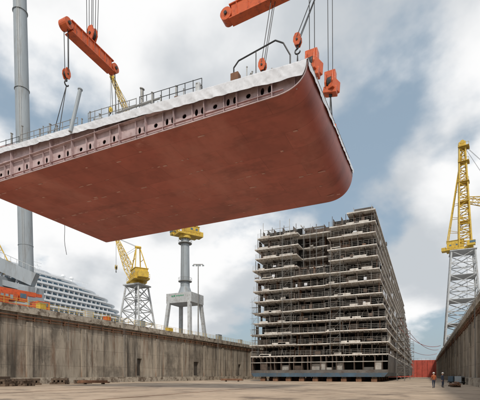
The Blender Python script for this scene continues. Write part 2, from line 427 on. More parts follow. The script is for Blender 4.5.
    for yy in (Y0+18,Y0+60,Y0+110):
        b=(x1+1.6,yy,.004)
        f=thing("scaffold_tower","galvanised scaffold stair tower beside the ship side","scaffold",b,group="scaffold towers beside the ship")
        mb=MB(); mb.lattice((x1+1.6,yy,.004),(x1+1.6,yy,17),1.8,1.8,10,.05,.035); mb.obj("frame",STEEL,f)
        for i in range(8):
            mb=MB(); mb.box(x1+.8,x1+2.4,yy-.8,yy+.8,2+i*2,2.06+i*2); mb.obj("platform",WOOD,f)
    return e
unfinished_ship()

# ---------------------------------------------------------------- hanging hull block
xl,xr,yn,yf,zb=-40.2,-6.55,24.0,41.0,19.2
LW=1.7
def lerp(a,b,t): return a+(b-a)*t
def topz(x,y):
    t=(x-xl)/(xr-xl);u=(y-yn)/(yf-yn)
    return 1.5+lerp(lerp(20.9,19.35,t),lerp(22.0,20.5,t),u)
def bw(y): return lerp(2.3,2.7,(y-yn)/(yf-yn))
def zlo(x,y):
    w=bw(y)
    if x>xr-w:
        c=min(1,(x-(xr-w))/w); h=topz(xr,y)-zb
        return zb+h-h*(1-c**2.5)**(1/2.5)
    if x<xl+LW:
        c=min(1,(xl+LW-x)/LW); h=topz(xl,y)-zb
        return zb+h-h*math.sqrt(max(0,1-c*c))
    return zb
e=thing("hull_block","huge red-bottomed hull section hanging from crane spreader beams","ship section",((xl+xr)/2,32.5,zb))
mb=MB()
NY=24; NT=20
rows=[]
for j in range(NY+1):
    y=lerp(yn,yf,j/NY); w=bw(y); hR=topz(xr,y)-zb; hL=topz(xl,y)-zb; r=[]
    for i in range(NT+1):
        t=math.pi/2*i/NT; r.append((xr-w+w*max(0,math.cos(t))**(2/2.5),y,zb+hR-hR*math.sin(t)**(2/2.5)))
    a,b=xr-w,xl+LW
    for i in range(1,30): r.append((lerp(a,b,i/30),y,zb))
    for i in range(NT+1):
        t=math.pi/2*(1-i/NT); r.append((xl+LW-LW*math.cos(t),y,zb+hL-hL*math.sin(t)))
    rows.append(r)
n=len(rows[0])
for r in rows: mb.v+= [Vector(p) for p in r]
for j in range(NY):
    for i in range(n-1):
        mb.f.append((j*n+i,j*n+i+1,(j+1)*n+i+1,(j+1)*n+i)); mb.m.append(0)
for iy in range(7):
    yy0=yn+1.6+iy*2.3
    for ix in range(11):
        if random.random()<.6:
            xx=xl+2.6+ix*2.8+rnd(-.9,.9); yy=yy0+rnd(-.25,.25)
            for q in range(random.choice([1,1,1,2,3])):
                l=rnd(.12,.7); ww=rnd(.06,.24); mb.box(xx,xx+l,yy,yy+ww,zb-.012,zb-.004,1); xx+=l+rnd(.1,.5); yy+=rnd(-.1,.1)
shell=mb.obj("hull_plating",[HULLRED,PRIMER],e,smooth=True)
mb=MB()
for i in range(24):
    for j in range(8):
        xa,xb=lerp(xl,xr,i/24),lerp(xl,xr,(i+1)/24);ya,yb=lerp(yn+.5,yf,j/8),lerp(yn+.5,yf,(j+1)/8)
        mb.quad((xa,ya,topz(xa,ya)),(xb,ya,topz(xb,ya)),(xb,yb,topz(xb,yb)),(xa,yb,topz(xa,yb)))
for i in range(60):
    xa,xb=lerp(xl,xr,i/60),lerp(xl,xr,(i+1)/60)
    mb.quad((xa,yf-.02,zlo(xa,yf)),(xb,yf-.02,zlo(xb,yf)),(xb,yf-.02,topz(xb,yf)),(xa,yf-.02,topz(xa,yf)))
mb.obj("deck",DECKG,e)
mb=MB(); yw=yn+.34
x=xl+.3; cw=.5; k=0
while x<xr-.12:
    xb=min(x+cw,xr-.05)
    a0,a1=zlo(x,yw)+.01,zlo(xb,yw)+.01; t0,t1=topz(x,yw)-.03,topz(xb,yw)-.03
    zc=max(a0,a1)+ .82; ph=k%5
    hole = (ph in (0,1,3)) and (t0-zc)>.5 and random.random()<.93
    hw,hh=(.13,.25) if ph!=3 else (.17,.16)
    if hole:
        cx=(x+xb)/2; N=20; ring=[];rect=[]
        for i in range(N):
            t=2*math.pi*(i+.5)/N; c,s_=math.cos(t),math.sin(t)
            sc=1/max(abs(c),abs(s_)); ex,ez=c*sc,s_*sc
            ring.append((cx+c*hw,yw,zc+s_*hh)); rect.append((cx+ex*(xb-x)/2,yw,zc+ez*.45))
        for i in range(N):
            j=(i+1)%N; mb.quad(rect[i],rect[j],ring[j],ring[i])
            mb.quad(ring[i],ring[j],(ring[j][0],yw+.05,ring[j][2]),(ring[i][0],yw+.05,ring[i][2]))
        mb.quad((x,yw,a0),(xb,yw,a1),(xb,yw,zc-.45),(x,yw,zc-.45))
        mb.quad((x,yw,zc+.45),(xb,yw,zc+.45),(xb,yw,t1),(x,yw,t0))
    else: mb.quad((x,yw,a0),(xb,yw,a1),(xb,yw,t1),(x,yw,t0))
    k+=1; x=xb
mb.obj("web_frame",MAUVE,e)
x=xl+.8+.5*1.0
k=0
while x<xr-.6:
    z0=zlo(x,yn+.1)+.02; z1=topz(x,yn)-.1
    if z1-z0>.4:
        mb=MB(); mb.box(x-.015,x+.015,yn+(.02 if k%2==0 else .14),yw-.003,z0,z1 if k%2==0 else min(z1,z0+1.5))
        mb.box(x-.12,x+.12,yw-.08,yw-.004,z0,z0+.22)
        mb.obj("stiffener",MAUVE,e)
    x+=1.0 if k%2 else 1.5;k+=1
mb=MB(); mb.beam((xl+.5,yn+.15,zb+1.60),(xr-1.1,yn+.15,zb+1.60),.30,.03); mb.beam((xl+.5,yn+.2,zb+.42),(xr-1.6,yn+.2,zb+.42),.16,.02); mb.obj("stringer_flange",MAUVE,e)
mb=MB(); pts=[(x_,yn-.005,z_) for (x_,_,z_) in rows[0]]
for a,b in zip(pts,pts[1:]): mb.beam(a,b,.05,.06)
mb.obj("shell_edge",MAUVE,e)
mb=MB(); mb.box(xl+3,xr-3.2,yn+2.2,yn+2.3,zb+.02,zb+1.9); mb.obj("dark_interior_backing",DARK,e)  # near-black sheet, paints the shade of the interior behind the web holes
def fnoise(a,b,s): return noise.noise(Vector((a*s,b*s,3.3)))
def crease(a,b,s): return 1-abs(noise.noise(Vector((a*s,b*s,7.7))))*2
mb=MB(); NX=700; NR=22
V=[]
for i in range(NX+1):
    x=lerp(xl+.5,xr+.05,i/NX); t=i/NX
    hang=lerp(.45,1.02,t**1.5)+.08*fnoise(x,0,.35)+.025*fnoise(x,9,1.4)
    if x>xr-2.4: hang=min(hang,max(.10,topz(x,yn)-zlo(x,yn)-.04))
    col=[]
    for j in range(NR+1):
        u=j/NR
        if u<.3:
            uu=u/.3; y=lerp(yn+1.8,yn-.03,uu); z=topz(x,y)+.03+.03*crease(x,y*1.5,.9)*(1-uu*.7)
        else:
            uu=(u-.3)/.7; z=topz(x,yn)+.035-hang*uu
            # long slanted folds hanging from the edge, soft at the top
            f=.3+.7*uu; y=yn-.04-.07*f*crease(x+uu*.7,uu*.25,.55)-.045*f*crease(x-uu*.8,uu*.3,1.5)-.012*crease(x,uu*.8,3.5)
        col.append(Vector((x,y,z)))
    V.append(col)
for col in V: mb.v+=col
w=NR+1
for i in range(NX):
    for j in range(NR): mb.f.append((i*w+j,(i+1)*w+j,(i+1)*w+j+1,i*w+j+1)); mb.m.append(0)
mb.obj("tarpaulin",TARP,e,smooth=True)
mb=MB(); NX=320; V=[]
for i in range(NX+1):
    y=lerp(yn-.05,yf,i/NX); hang=.42+.12*fnoise(y,4,.45)+.03*fnoise(y,4,1.6); col=[]
    for j in range(11):
        u=j/10
        if u<.4: x=lerp(xr-1.6,xr+.04,u/.4); z=topz(xr,y)+.04+.03*crease(x,y,1.0)
        else:
            uu=(u-.4)/.6; x=xr+.05+.06*uu*crease(y,uu*.3,.8)+.02*crease(y,uu*.5,2.4); z=topz(xr,y)+.04-hang*uu
        col.append(Vector((x,y,z)))
    V.append(col)
for col in V: mb.v+=col
for i in range(NX):
    for j in range(10): mb.f.append((i*11+j,(i+1)*11+j,(i+1)*11+j+1,i*11+j+1)); mb.m.append(0)
mb.obj("tarpaulin",TARP,e,smooth=True)
def deck_rail(a,b,n,h=1.15,r=.03):
    mb=MB(); a=Vector(a);b=Vector(b); P=[a.lerp(b,i/n) for i in range(n+1)]
    for p in P: p.z=topz(p.x,p.y); mb.tube(p,p+Vector((rnd(-.04,.04),0,h+rnd(-.03,.08))),r,5)
    for hh in (.35*h,.68*h,h):
        for p,q in zip(P,P[1:]): mb.tube(p+Vector((0,0,hh)),q+Vector((0,0,hh)),r*.8,5)
    return mb.obj("railing",random.choice([ROPE,STEEL]),e)
deck_rail((-39.5,yn+.9,0),(-33.9,yn+.9,0),6,1.3); deck_rail((-33.7,yn+.9,0),(-26.6,yn+.9,0),8,1.4); deck_rail((-25.4,yn+.9,0),(-20.4,yn+.9,0),7,1.5); deck_rail((-20.2,yn+1.0,0),(-14.6,yn+1.0,0),8,1.6)
deck_rail((-26,yn+4,0),(-14.0,yn+4,0),12,2.6); deck_rail((-38,yn+4,0),(-28,yn+4,0),9,2.6); deck_rail((-24,yn+7,0),(-11.0,yn+7,0),12,3.0)
deck_rail((xr-.3,yn+2,0),(xr-.3,yf-.2,0),18,1.1); deck_rail((-39,yf-1,0),(-25,yf-1,0),8); deck_rail((-14.2,yn+1.6,0),(-9.5,yn+1.6,0),6,1.2)
def dz_(x,y,z=0): return (x,y,topz(x,y)+z)
POSTS=[(-20.1,yn+1.2,2.3,.13),(-36.5,yn+2,2.6,.09),(-35.0,yn+2,3.0,.07),(-32.6,yn+2,2.2,.06),(-23.0,yn+1.8,2.4,.05),(-17.2,yn+1.6,2.0,.06),(-30.5,yn+1.4,1.9,.08)]
for q in range(64): POSTS.append((rnd(-39,-8.5),yn+rnd(.8,4),rnd(.7,2.0),rnd(.03,.08)))
for (x,y,h,r) in POSTS:
    mb=MB(); mb.tube(dz_(x,y),dz_(x,y,h),r,8); mb.tube(dz_(x,y,h),dz_(x+.02,y,h+.06),r*1.5,8); mb.obj("deck_post",STEEL,e)
for q in range(22):
    x=rnd(-38,-10); y=yn+rnd(.7,2.2); mb=MB(); a=rnd(.3,1.1); mb.box(x,x+a,y,y+.5,topz(x,y)-.05,topz(x,y)+rnd(.6,1.3)); mb.obj("deck_fitting",random.choice([MAUVE,LGREY,RUST,MGREY]),e,bevel=.03)
for q in range(9):
    x=rnd(-37,-12); y=yn+rnd(.7,1.5); l=rnd(1.5,4); mb=MB(); mb.tube(dz_(x,y,rnd(.2,.9)),dz_(x+l,y+.2,rnd(.2,1.2)),rnd(.04,.09),7); mb.obj("loose_pipe",random.choice([STEEL,RUST,MAUVE]),e)
mb=MB(); mb.tube((-26.2,yn-.25,21.3),(-25.7,yn+.3,24.9),.15,10); mb.tube((-25.7,yn+.3,24.9),(-25.69,yn+.31,24.98),.2,10); mb.obj("leaning_pipe",MGREY,e)
mb=MB(); mb.path([(-13.0,27,21.0),(-13.0,27,24.5),(-12.6,27,24.9),(-9.7,27,25.4),(-9.1,27,25.0),(-8.6,27,24.0),(-8.6,27,21.0)],.055,7)
mb.path([(-13.0,27,22.6),(-8.6,27,22.6)],.035,6); mb.path([(-11.2,27,21.0),(-11.2,27,25.1)],.035,6); mb.obj("bent_pipe",ROPE,e)
LUG=[(-31.0,26.0),(-28.0,31.5),(-11.8,29.5),(-8.6,29.5),(-7.4,28.2),(-7.1,33.0),(-33,38),(-16,38)]
for (x,y) in LUG:
    z=topz(x,y); mb=MB(); mb.prism([(x-.5,y-.06),(x+.5,y-.06),(x+.5,y+.06),(x-.5,y+.06)],z-.05,z+.55); mb.box(x-.22,x+.22,y-.10,y+.10,z+.55,z+.95)
    mb.obj("lifting_lug",ORANGE,e)
mb=MB(); p0=Vector((-39.3,34.6,20.4)); pts=[p0+Vector((.1*math.sin(i*.9),0.05*i,-i*.55)) for i in range(9)]; mb.path(pts,.03,5)
tag(mb.obj("tag_line",ROPE,loc=p0),"thin dark rope dangling from the hull block edge","rope")

# ---------------------------------------------------------------- rigging
def hook_block(mb,c,ax,s=1.0,hook=True):
    c=Vector(c);a=Vector(ax).normalized()
    u=Vector((0,0,1)); b=a.cross(u).normalized()
    prof=[(-.22,.75),(.22,.75),(.42,.35),(.45,-.1),(.22,-.6),(-.22,-.6),(-.45,-.1),(-.42,.35)]
    for off in (-.24,.24):
        n=len(mb.v);k=len(prof)
        for o2 in (-.05,.05):
            for px,pz in prof: mb.v.append(c+a*(off+o2)*s+b*px*s+u*pz*s)
        mb.f.append(tuple(n+i for i in range(k)));mb.m.append(0);mb.f.append(tuple(n+2*k-1-i for i in range(k)));mb.m.append(0)
        for i in range(k):
            j=(i+1)%k;mb.f.append((n+i,n+k+i,n+k+j,n+j));mb.m.append(0)
    wheel_disc(mb,c,a,.40*s,.3*s,18,1); wheel_disc(mb,c,a,.12*s,.75*s,10,1)
    mb.tube(c+u*-.5*s,c+u*-.85*s,.12*s,8,mi=1)
    if hook:
        pts=[c+u*-.85*s+b*.0]
        for i in range(9):
            t=math.radians(90-i*33); pts.append(c+u*(-1.18+.3*math.sin(t))*s+b*(.3*math.cos(t))*s)
        mb.path(pts,.085*s,7,mi=1)
def spreader(p,q,label,slings,hoists,h=1.05,wd=.7,nr=6):
    p=Vector(p);q=Vector(q);mid=(p+q)/2; d=(q-p).normalized(); side=d.cross(Vector((0,0,1))).normalized()
    e=thing("spreader_beam",label,"lifting beam",tuple(mid),group="orange lifting beams")
    mb=MB(); L_=(q-p).length
    mb.beam(p+d*.5,q-d*.5,wd,h*.82); 
    mb.beam(p+d*.3+Vector((0,0,h*.45)),q-d*.3+Vector((0,0,h*.45)),wd*1.25,.08); mb.beam(p+d*.3-Vector((0,0,h*.45)),q-d*.3-Vector((0,0,h*.45)),wd*1.25,.08)
    for i in range(7):
        c=p.lerp(q,(i+1)/8); mb.beam(c-d*.03,c+d*.03,wd*1.2,h*.8)
    mb.obj("girder",ORANGE,e)
    for c in (p,q):
        mb=MB(); wheel_disc(mb,c,side,h*.42,wd*1.15,20); wheel_disc(mb,c,side,.14,wd*1.5,10,1); mb.obj("end_sheave",[ORANGE,ROPE],e)
    for (a,b_) in slings:
        a=Vector(a)
        hb=MB(); hook_block(hb,a,side,.68)
        hb.obj("hook_block",[ORANGE,ROPE],e)
        t=min((p,q),key=lambda c:(c-a).length) if (a-p).dot(d)<L_*.3 or (a-p).dot(d)>L_*.7 else mid
        mb=MB()
        for o2 in (-.22,.22):
            mb.tube(t+side*o2-Vector((0,0,.2)),a+side*o2*.9+Vector((0,0,.2)),.03,6)
        mb.tube(t+d*.3,a+d*.25+Vector((0,0,.2)),.028,6)
        for g in b_:
            g=Vector(g); mb.tube(a-Vector((0,0,.95)),g,.035,6)
            mb.tube(g+Vector((.06,0,0)),g+Vector((0,0,.5)),.08,6)
        mb.obj("sling",ROPE,e)
    for a in hoists:
        a=Vector(a); hb=MB(); hook_block(hb,a,d,.95); hb.obj("hook_block",[ORANGE,ROPE],e)
        mb=MB()
        for i in range(nr):
            off=(i-(nr-1)/2)*.17; mb.tube(a+d*off*.8+side*(.3 if i%2 else -.3),a+d*off*3+side*(.7 if i%2 else -.7)+Vector((.6,0,52)),.03,5)
        mb.obj("hoist_rope",ROPE,e)
    return e
def lt(x,y,z=.9): return (x,y,topz(x,y)+z)
spreader((-28,24.9,31.6),(-28,30.6,31.7),"orange steel spreader beam hung above the hull block with slings",
   [((-28.7,25.6,28.0),[lt(-31,26),lt(-29.6,25.4,.2)]),((-28.0,30.9,26.0),[lt(-28,31.5),lt(-26.9,31.5,.1)])],[(-28,27.9,33.0)])
spreader((-15.0,30,31.5),(-7.0,30,31.95),"orange steel box spreader beam lifting the hull block edge",
   [((-11.8,29.8,26.2),[lt(-11.8,29.5),lt(-11.2,29.7,.2)]),((-8.9,29.8,27.2),[lt(-8.6,29.5),lt(-9.2,29.9,.2)])],[(-9.6,30,33.6)],h=1.25,nr=4)
for i,(p,lab) in enumerate([((-7.4,28.4,23.9),"bulky orange lifting block seated near the hull block corner"),((-7.1,33.2,25.6),"bulky orange lifting block above the hull block side edge")]):
    e2=thing("crane_hook_block",lab,"hook block",p,group="orange hook blocks")
    P=Vector(p); mb=MB();hook_block(mb,p,(1,-.1,0),1.25,False)
    mb.beam(P+Vector((-.45,0,.55)),P+Vector((.45,0,.55)),.62,.75); mb.beam(P+Vector((-.55,.0,-.55)),P+Vector((.55,0,-.75)),.7,.5); mb.beam(P+Vector((.1,-.45,-.2)),P+Vector((.5,.45,-.3)),.5,.9)
    mb.obj("sheave_block",[ORANGE,ROPE],e2,bevel=.04)
    mb=MB()
    for o2 in (-.18,.18): mb.tube(P+Vector((o2,0,.3)),P+Vector((o2*1.5-.3,0,50)),.03,5)
    g=LUG[4+i]; mb.tube(P-Vector((0,0,.7)),(g[0],g[1],topz(*g)+.9),.05,6); mb.tube(P-Vector((0,0,.7)),(g[0],g[1]+1.4,topz(*g)+.2),.04,6)
    mb.obj("wire_rope",ROPE,e2)

# ---------------------------------------------------------------- dockside cranes
def dock_crane(base,label,H,wb,wt,tip,style,houseL=7.5,colH=0,heading=None,mast=None):
    e=thing("dockside_crane",label,"crane",base,world=False,group="yellow dockside cranes")
    tip=Vector(tip); hd=Vector((tip.x,tip.y,0)).normalized() if heading is None else Vector(heading).normalized(); sd=Vector((-hd.y,hd.x,0))
    mb=MB()
    if style=="lattice":
        big=H>20
        cs=[(-1,-1),(1,-1),(1,1),(-1,1)]; nb=8 if big else 4
        def P(i,c): t=i/nb; w=lerp(wb,wt,t)/2; return Vector((c[0]*w,c[1]*w,H*t))
        for c in cs: mb.tube(P(0,c),P(nb,c),.38 if big else .26,6)
        for i in range(nb):
            for k in range(4):
                a,b=cs[k],cs[(k+1)%4]; r=.17 if big else .12
                mb.tube(P(i,a),P(i+1,b),r,5);mb.tube(P(i,b),P(i+1,a),r,5);mb.tube(P(i+1,a),P(i+1,b),r*1.2,5)
        mb.beam((-wt/2-.6,0,H+.2),(wt/2+.6,0,H+.2),wt+1.2,.35)
        for k in range(4):
            a=cs[k]; mb.box(a[0]*wb/2-.9,a[0]*wb/2+.9,a[1]*wb/2-.4,a[1]*wb/2+.4,0,.9)
        ns=int(H)
        for i in range(ns):
            z=H*i/ns; mb.tube((wt*.2,-1+(i%2)*2,z),(wt*.2,1-(i%2)*2,z+H/ns),.07,4)
        if big:
            for z in (.25,.5,.75): w=lerp(wb,wt,z); mb.box(-w/2,w/2,-w/2,w/2,H*z,H*z+.15)
        mb.obj("portal",LGREY,e); zt=H
    else:
        for sx in (-1,1):
            for sy in (-1,1): mb.beam((sx*wb/2,sy*wb/2,0),(sx*wb/2*.80,sy*wb/2*.72,H-2.5),.95,.95)
            mb.beam((sx*wb/2,-wb/2-.8,.6),(sx*wb/2,wb/2+.8,.6),1.1,1.0)
        mb.box(-wb/2*.98,wb/2*.98,-wb/2*.8,wb/2*.8,H-2.9,H)
        mb.obj("portal",LGREY,e)
        mb=MB(); yq=-wb/2*.8-.02
        n=len(mb.v); mb.v+=[Vector(p) for p in ((-2.6,yq,H-1.1),(-1.9,yq,H-1.1),(-2.25,yq,H-.5))]; mb.f.append((n,n+1,n+2)); mb.m.append(0)
        mb.tube((-1.5,yq+.01,H-.85),(-1.5,yq-.02,H-.85),.28,14)
        mb.obj("emblem",GREEN,e)
        mb=MB(); x=-.9
        for wch in (.22,.1,.26,.2,.24,.22,.2,.1,.2): mb.box(x,x+wch,yq-.02,yq,H-1.02,H-.68); x+=wch+.12
        mb.obj("lettering",GREEN,e)
        mb=MB(); mb.tube((0,0,H),(0,0,H+2.4),2.3,20,1.45); mb.tube((0,0,H+2.4),(0,0,colH),1.42,24,1.25); 
        mb.obj("column",MGREY,e,smooth=False)
        for z in (H+4,colH-1.2):
            mb=MB()
            mb.tube((0,0,z),(0,0,z+.15),2.1,16)
            for i in range(16):
                t=i*math.pi/8; mb.tube((2.05*math.cos(t),2.05*math.sin(t),z),(2.05*math.cos(t),2.05*math.sin(t),z+1.1),.04,4)
                t2=t+math.pi/8; mb.tube((2.05*math.cos(t),2.05*math.sin(t),z+1.1),(2.05*math.cos(t2),2.05*math.sin(t2),z+1.1),.04,4)
            mb.obj("platform",STEEL,e)
        mb=MB()
        for dx in (-.3,.3): mb.tube((dx,-1.6,H+2.5),(dx,-1.45,colH-1),.05,4)
        mb.obj("ladder",STEEL,e)
        zt=colH
    mb=MB(); mb.tube((0,0,zt+.3),(0,0,zt+1.2),wt*.30+.6,20); mb.obj("turntable",YELLOW,e)
    def Q(f,s_,z): return hd*f+sd*s_+Vector((0,0,z))
    z0=zt+1.2
    hs=1.35 if mast else 1
    mb=MB(); mb.beam(Q(-houseL*.62,0,z0+.25),Q(houseL*.42,0,z0+.25),4.2*hs,.5)
    mb.beam(Q(-houseL*.58,0,z0+.5+1.2*hs),Q(houseL*.05,0,z0+.5+1.2*hs),3.4*hs,2.4*hs)
    mb.beam(Q(-houseL*.60,0,z0+.58+2.4*hs),Q(houseL*.07,0,z0+.58+2.4*hs),3.7*hs,.16)
    for f in (-.5,-.38,-.26,-.14,-.02):
        for s_ in (-1,1): mb.beam(Q(houseL*f,s_*1.72*hs,z0+.6),Q(houseL*f,s_*1.72*hs,z0+.5+2.35*hs),.1,.08)
    mb.obj("machinery_house",YELLOW,e,bevel=.05)
    for s_ in (-1,1):
        for f in (-.44,-.20):
            mb=MB(); mb.beam(Q(houseL*f-.35,s_*1.73*hs,z0+2.0),Q(houseL*f+.35,s_*1.73*hs,z0+2.0),.05,.6); mb.obj("window",GLASS,e)
    mb=MB()
    for s_ in (-1,1):
        for zz_ in (.55,1.1):
            mb.tube(Q(-houseL*.62,s_*2.1*hs,z0+.4+zz_),Q(houseL*.42,s_*2.1*hs,z0+.4+zz_),.04,4)
        for i in range(7):
            f=lerp(-houseL*.62,houseL*.42,i/6); mb.tube(Q(f,s_*2.1*hs,z0+.4),Q(f,s_*2.1*hs,z0+1.5),.04,4)
    mb.obj("railing",YELLOW,e)
    mb=MB(); mb.beam(Q(-houseL*.80,0,z0+1.0),Q(-houseL*.62,0,z0+1.0),2.8,1.5); mb.obj("counterweight",YELLOW,e,bevel=.08)
    mb=MB(); mb.beam(Q(houseL*.2,-2.6*hs,z0+1.4),Q(houseL*.50,-2.6*hs,z0+1.4),1.4*hs,1.9,0); mb.beam(Q(houseL*.3,-2.6*hs,z0+1.7),Q(houseL*.51,-2.6*hs,z0+1.7),1.46*hs,.9,1)
    mb.obj("cab",[YELLOW,GLASS],e)
    ah=mast if mast else houseL*.85
    ap=Q(-houseL*.12,0,z0+3+ah)
    mb=MB()
    if mast:
        mb.lattice(Q(houseL*.1,0,z0+.5),Q(-houseL*.02,0,z0+3+ah),4.6,2.0,18,.32,.17)
        for s_ in (-1,1):
            mb.tube(Q(-houseL*.58,s_*1.9,z0+3),Q(-houseL*.02,s_*.6,z0+3+ah*.92),.24,6)
            for i in range(1,7):
                t=i/7; a=Q(-houseL*.58,s_*1.9,z0+3).lerp(Q(-houseL*.02,s_*.6,z0+3+ah*.92),t); b=Q(houseL*.1,0,z0+.5).lerp(Q(-houseL*.02,0,z0+3+ah),t); mb.tube(a,b,.10,4)
        mb.tube(Q(0,-1.2,z0+3+ah),Q(0,1.2,z0+3+ah),.8,12); mb.beam(Q(-1.2,0,z0+2.4+ah),Q(1.2,0,z0+2.4+ah),2.2,1.6); ap=Q(-houseL*.02,0,z0+3+ah)
        for z in (.2,.4,.6,.8,.95):
            c=Q(houseL*.05,0,z0+3+ah*z); mb.beam(c-sd*2.1,c+sd*2.1,4.0,.16)
            for s_ in (-2,2):
                for f in (-1.9,0,1.9): mb.tube(c+sd*s_+hd*f,c+sd*s_+hd*f+Vector((0,0,1.2)),.07,4)
                mb.tube(c+sd*s_-hd*1.9+Vector((0,0,1.2)),c+sd*s_+hd*1.9+Vector((0,0,1.2)),.06,4)
    else:
        for s_ in (-1,1):
            mb.tube(Q(houseL*.25,s_*1.6,z0+.5),ap+sd*s_*.5,.16,6); mb.tube(Q(-houseL*.5,s_*1.6,z0+3),ap+sd*s_*.5,.14,6)
            mb.tube(Q(houseL*.06,s_*1.1,z0+3+ah*.45),Q(-houseL*.32,s_*1.1,z0+3+ah*.45),.09,5)
        mb.tube(ap-sd*.8,ap+sd*.8,.35,10)
    mb.obj("a_frame",YELLOW,e)
    jb=Q(houseL*.4,0,z0+.8) if not mast else Q(houseL*.15,0,z0+3+mast*.42)
    L_=(tip-jb).length; nb=max(6,int(L_/2.0)); m1=jb.lerp(tip,.3)
    js=1.5 if mast else 1
    mb=MB(); mb.lattice(jb,m1,1.2*js,2.0*js,max(2,int(nb*.3)),.12*js,.06*js); mb.lattice(m1,tip,2.0*js,.7*js,max(4,int(nb*.7)),.12*js,.06*js)
    wheel_disc(mb,tip,sd,.55,.7,14)
    mb.obj("jib",YELLOW,e)
    mb=MB()
    for s_ in (-.4,.4):
        mb.tube(ap+sd*s_,tip+sd*s_*.6,.045,5); mb.tube(ap+sd*s_,jb.lerp(tip,.55)+sd*s_,.035,5)
    hk=tip-Vector((0,0,min(9,tip.z*.3))); mb.tube(tip+hd*.4,hk+hd*.4,.05,5)
    mb.obj("rope",ROPE,e)
    mb=MB(); hook_block(mb,hk+hd*.4-Vector((0,0,.5)),sd,1.1); mb.obj("hook_block",[YELLOW,ROPE],e)
    return e
c1=dock_crane((-71.9,88,QZ),"yellow jib crane on a grey lattice portal on the quay",13.5,7.4,4.2,(-19,13,33.7),"lattice")
dock_crane((-66.6,104,QZ),"yellow jib crane on a tall grey column and box portal",13.7,9.0,4.4,(-11.5,-19.0,71.2),"column",houseL=7,colH=30.5)
dock_crane((14.0,188,QZ),"tall yellow tower crane on a pale lattice portal",39.5,13.4,8.4,(24,3,56),"lattice",houseL=9.6,mast=41,heading=(1,-.15,0))
dup(c1,(-98.5,64.5,QZ+.004),.8,"yellow jib crane on a lattice portal behind the big mast")

e=thing("crane_mast","giant grey tubular crane mast rising from a machinery base","crane",(-74.3,56.3,QZ))
mb=MB(); mb.tube((-74.3,56.3,QZ+4),(-76.2,55.4,105),1.42,32,1.2); mb.obj("mast_tube",MGREY,e,smooth=False)
for z in (28,44,60,76,92):
    mb=MB()
    t=(z-16)/89; c=Vector((-74.3-1.9*t,56.3-.9*t,z)); mb.tube(c,c+Vector((0,0,.12)),1.45,28)
    mb.obj("flange",MGREY,e)
mb=MB()
for s_ in (-.2,.2): mb.tube((-73.4+s_,55.05,QZ+6),(-75.3+s_,54.2,100),.03,4)
mb.obj("ladder",STEEL,e)
mb=MB(); mb.tube((-74.3,56.3,QZ),(-74.3,56.3,QZ+6.5),2.9,20,1.9)
mb.beam((-84.5,49.5,27.2),(-70.6,55.3,20.4),1.5,2.6); mb.beam((-84,49,22),(-70.2,55.6,18.2),1.2,1.1)
mb.box(-82,-76,50,55,QZ,QZ+8.8); mb.box(-74.2,-70.2,53.5,57,QZ,QZ+6.6)
for t in (0,.25,.5,.75,1):
    a=Vector((-84,49,22)).lerp(Vector((-71.5,55.2,18.5)),t); b=Vector((-84.5,49.5,26.4)).lerp(Vector((-71.8,55.0,20.2)),min(1,t+.12)); mb.beam(a,b,.35,.35)
mb.obj("machinery_base",MGREY,e)
mb=MB()
for i in range(13):
    a=Vector((-84.5,49.5,28.5)).lerp(Vector((-70.6,55.3,21.7)),i/12); mb.tube(a,a+Vector((0,0,1.2)),.05,4)
mb.tube((-84.5,49.5,29.7),(-70.6,55.3,22.9),.05,4); mb.obj("railing",LGREY,e)

def mobile_crane(base,ang,label):
    e=thing("mobile_crane",label,"mobile crane",base,world=False); e.rotation_euler=(0,0,ang)
    mb=MB(); mb.box(-6,6,-1.35,1.35,1.0,1.75); mb.box(-5.6,-1,-1.2,1.2,1.75,2.2); mb.obj("chassis",ORANGE,e,bevel=.05)
    mb=MB(); mb.prism([(4.2,-1.3),(6.6,-1.3),(6.6,1.3),(4.2,1.3)],1.1,2.9); mb.box(6.61,6.64,-1.15,1.15,2.0,2.8,1); mb.box(4.6,6.2,-1.33,-1.31,2.0,2.7,1); mb.obj("cab",[ORANGE,GLASS],e)
    mb=MB(); mb.box(-3.6,.6,-1.3,1.3,2.3,3.5); mb.box(-5.2,-3.6,-1.35,1.35,2.4,3.7,2); mb.box(.8,2.2,-1.4,-.4,2.3,3.9); mb.box(.9,2.0,-1.43,-1.41,2.9,3.7,1)
    for x in (-3.2,-2.4,-1.6,-.8): mb.box(x,x+.5,-1.33,-1.31,2.5,3.2,2)
    mb.obj("superstructure",[ORANGE,GLASS,MGREY],e,bevel=.04)
    mb=MB(); mb.beam((-4.2,.2,4.1),(4.6,.2,4.1),.7,.8); mb.beam((4.6,.2,4.1),(5.8,.2,4.12),.5,.55); mb.beam((-.5,.2,2.6),(2.2,.2,3.7),.3,.3); mb.obj("boom",ORANGE,e)
    for x in (-4.6,-3.0,2.0,3.6):
        for y in (-1.2,1.2):
            mb=MB(); wheel_disc(mb,(x,y,.6),(0,1,0),.6,.42,20); wheel_disc(mb,(x,y,.6),(0,1,0),.28,.46,12,1); mb.obj("wheel",[RUBBER,ORANGE],e)
    return e
mobile_crane((-66.5,47.2,QZ),math.radians(83),"orange mobile crane with lowered boom parked on the quay")

e=thing("lamp_mast","tall thin lighting mast with floodlights on the quay","street lamp",(-61,102.4,QZ))
mb=MB(); mb.tube((-61,102.4,QZ),(-61,102.4,QZ+22),.22,10,.12); mb.obj("post",STEEL,e)
mb=MB(); mb.tube((-62.3,101.8,QZ+22),(-59.7,103,QZ+22),.12,6); mb.obj("cross_arm",STEEL,e)
for t in (0,.33,.66,1): 
    mb=MB(); c=Vector((-62.3,101.8,QZ+21.8)).lerp(Vector((-59.7,103,QZ+21.8)),t); mb.beam(c-Vector((.25,0,.15)),c+Vector((.25,0,-.15)),.4,.3)
    mb.obj("lamp_head",MGREY,e)

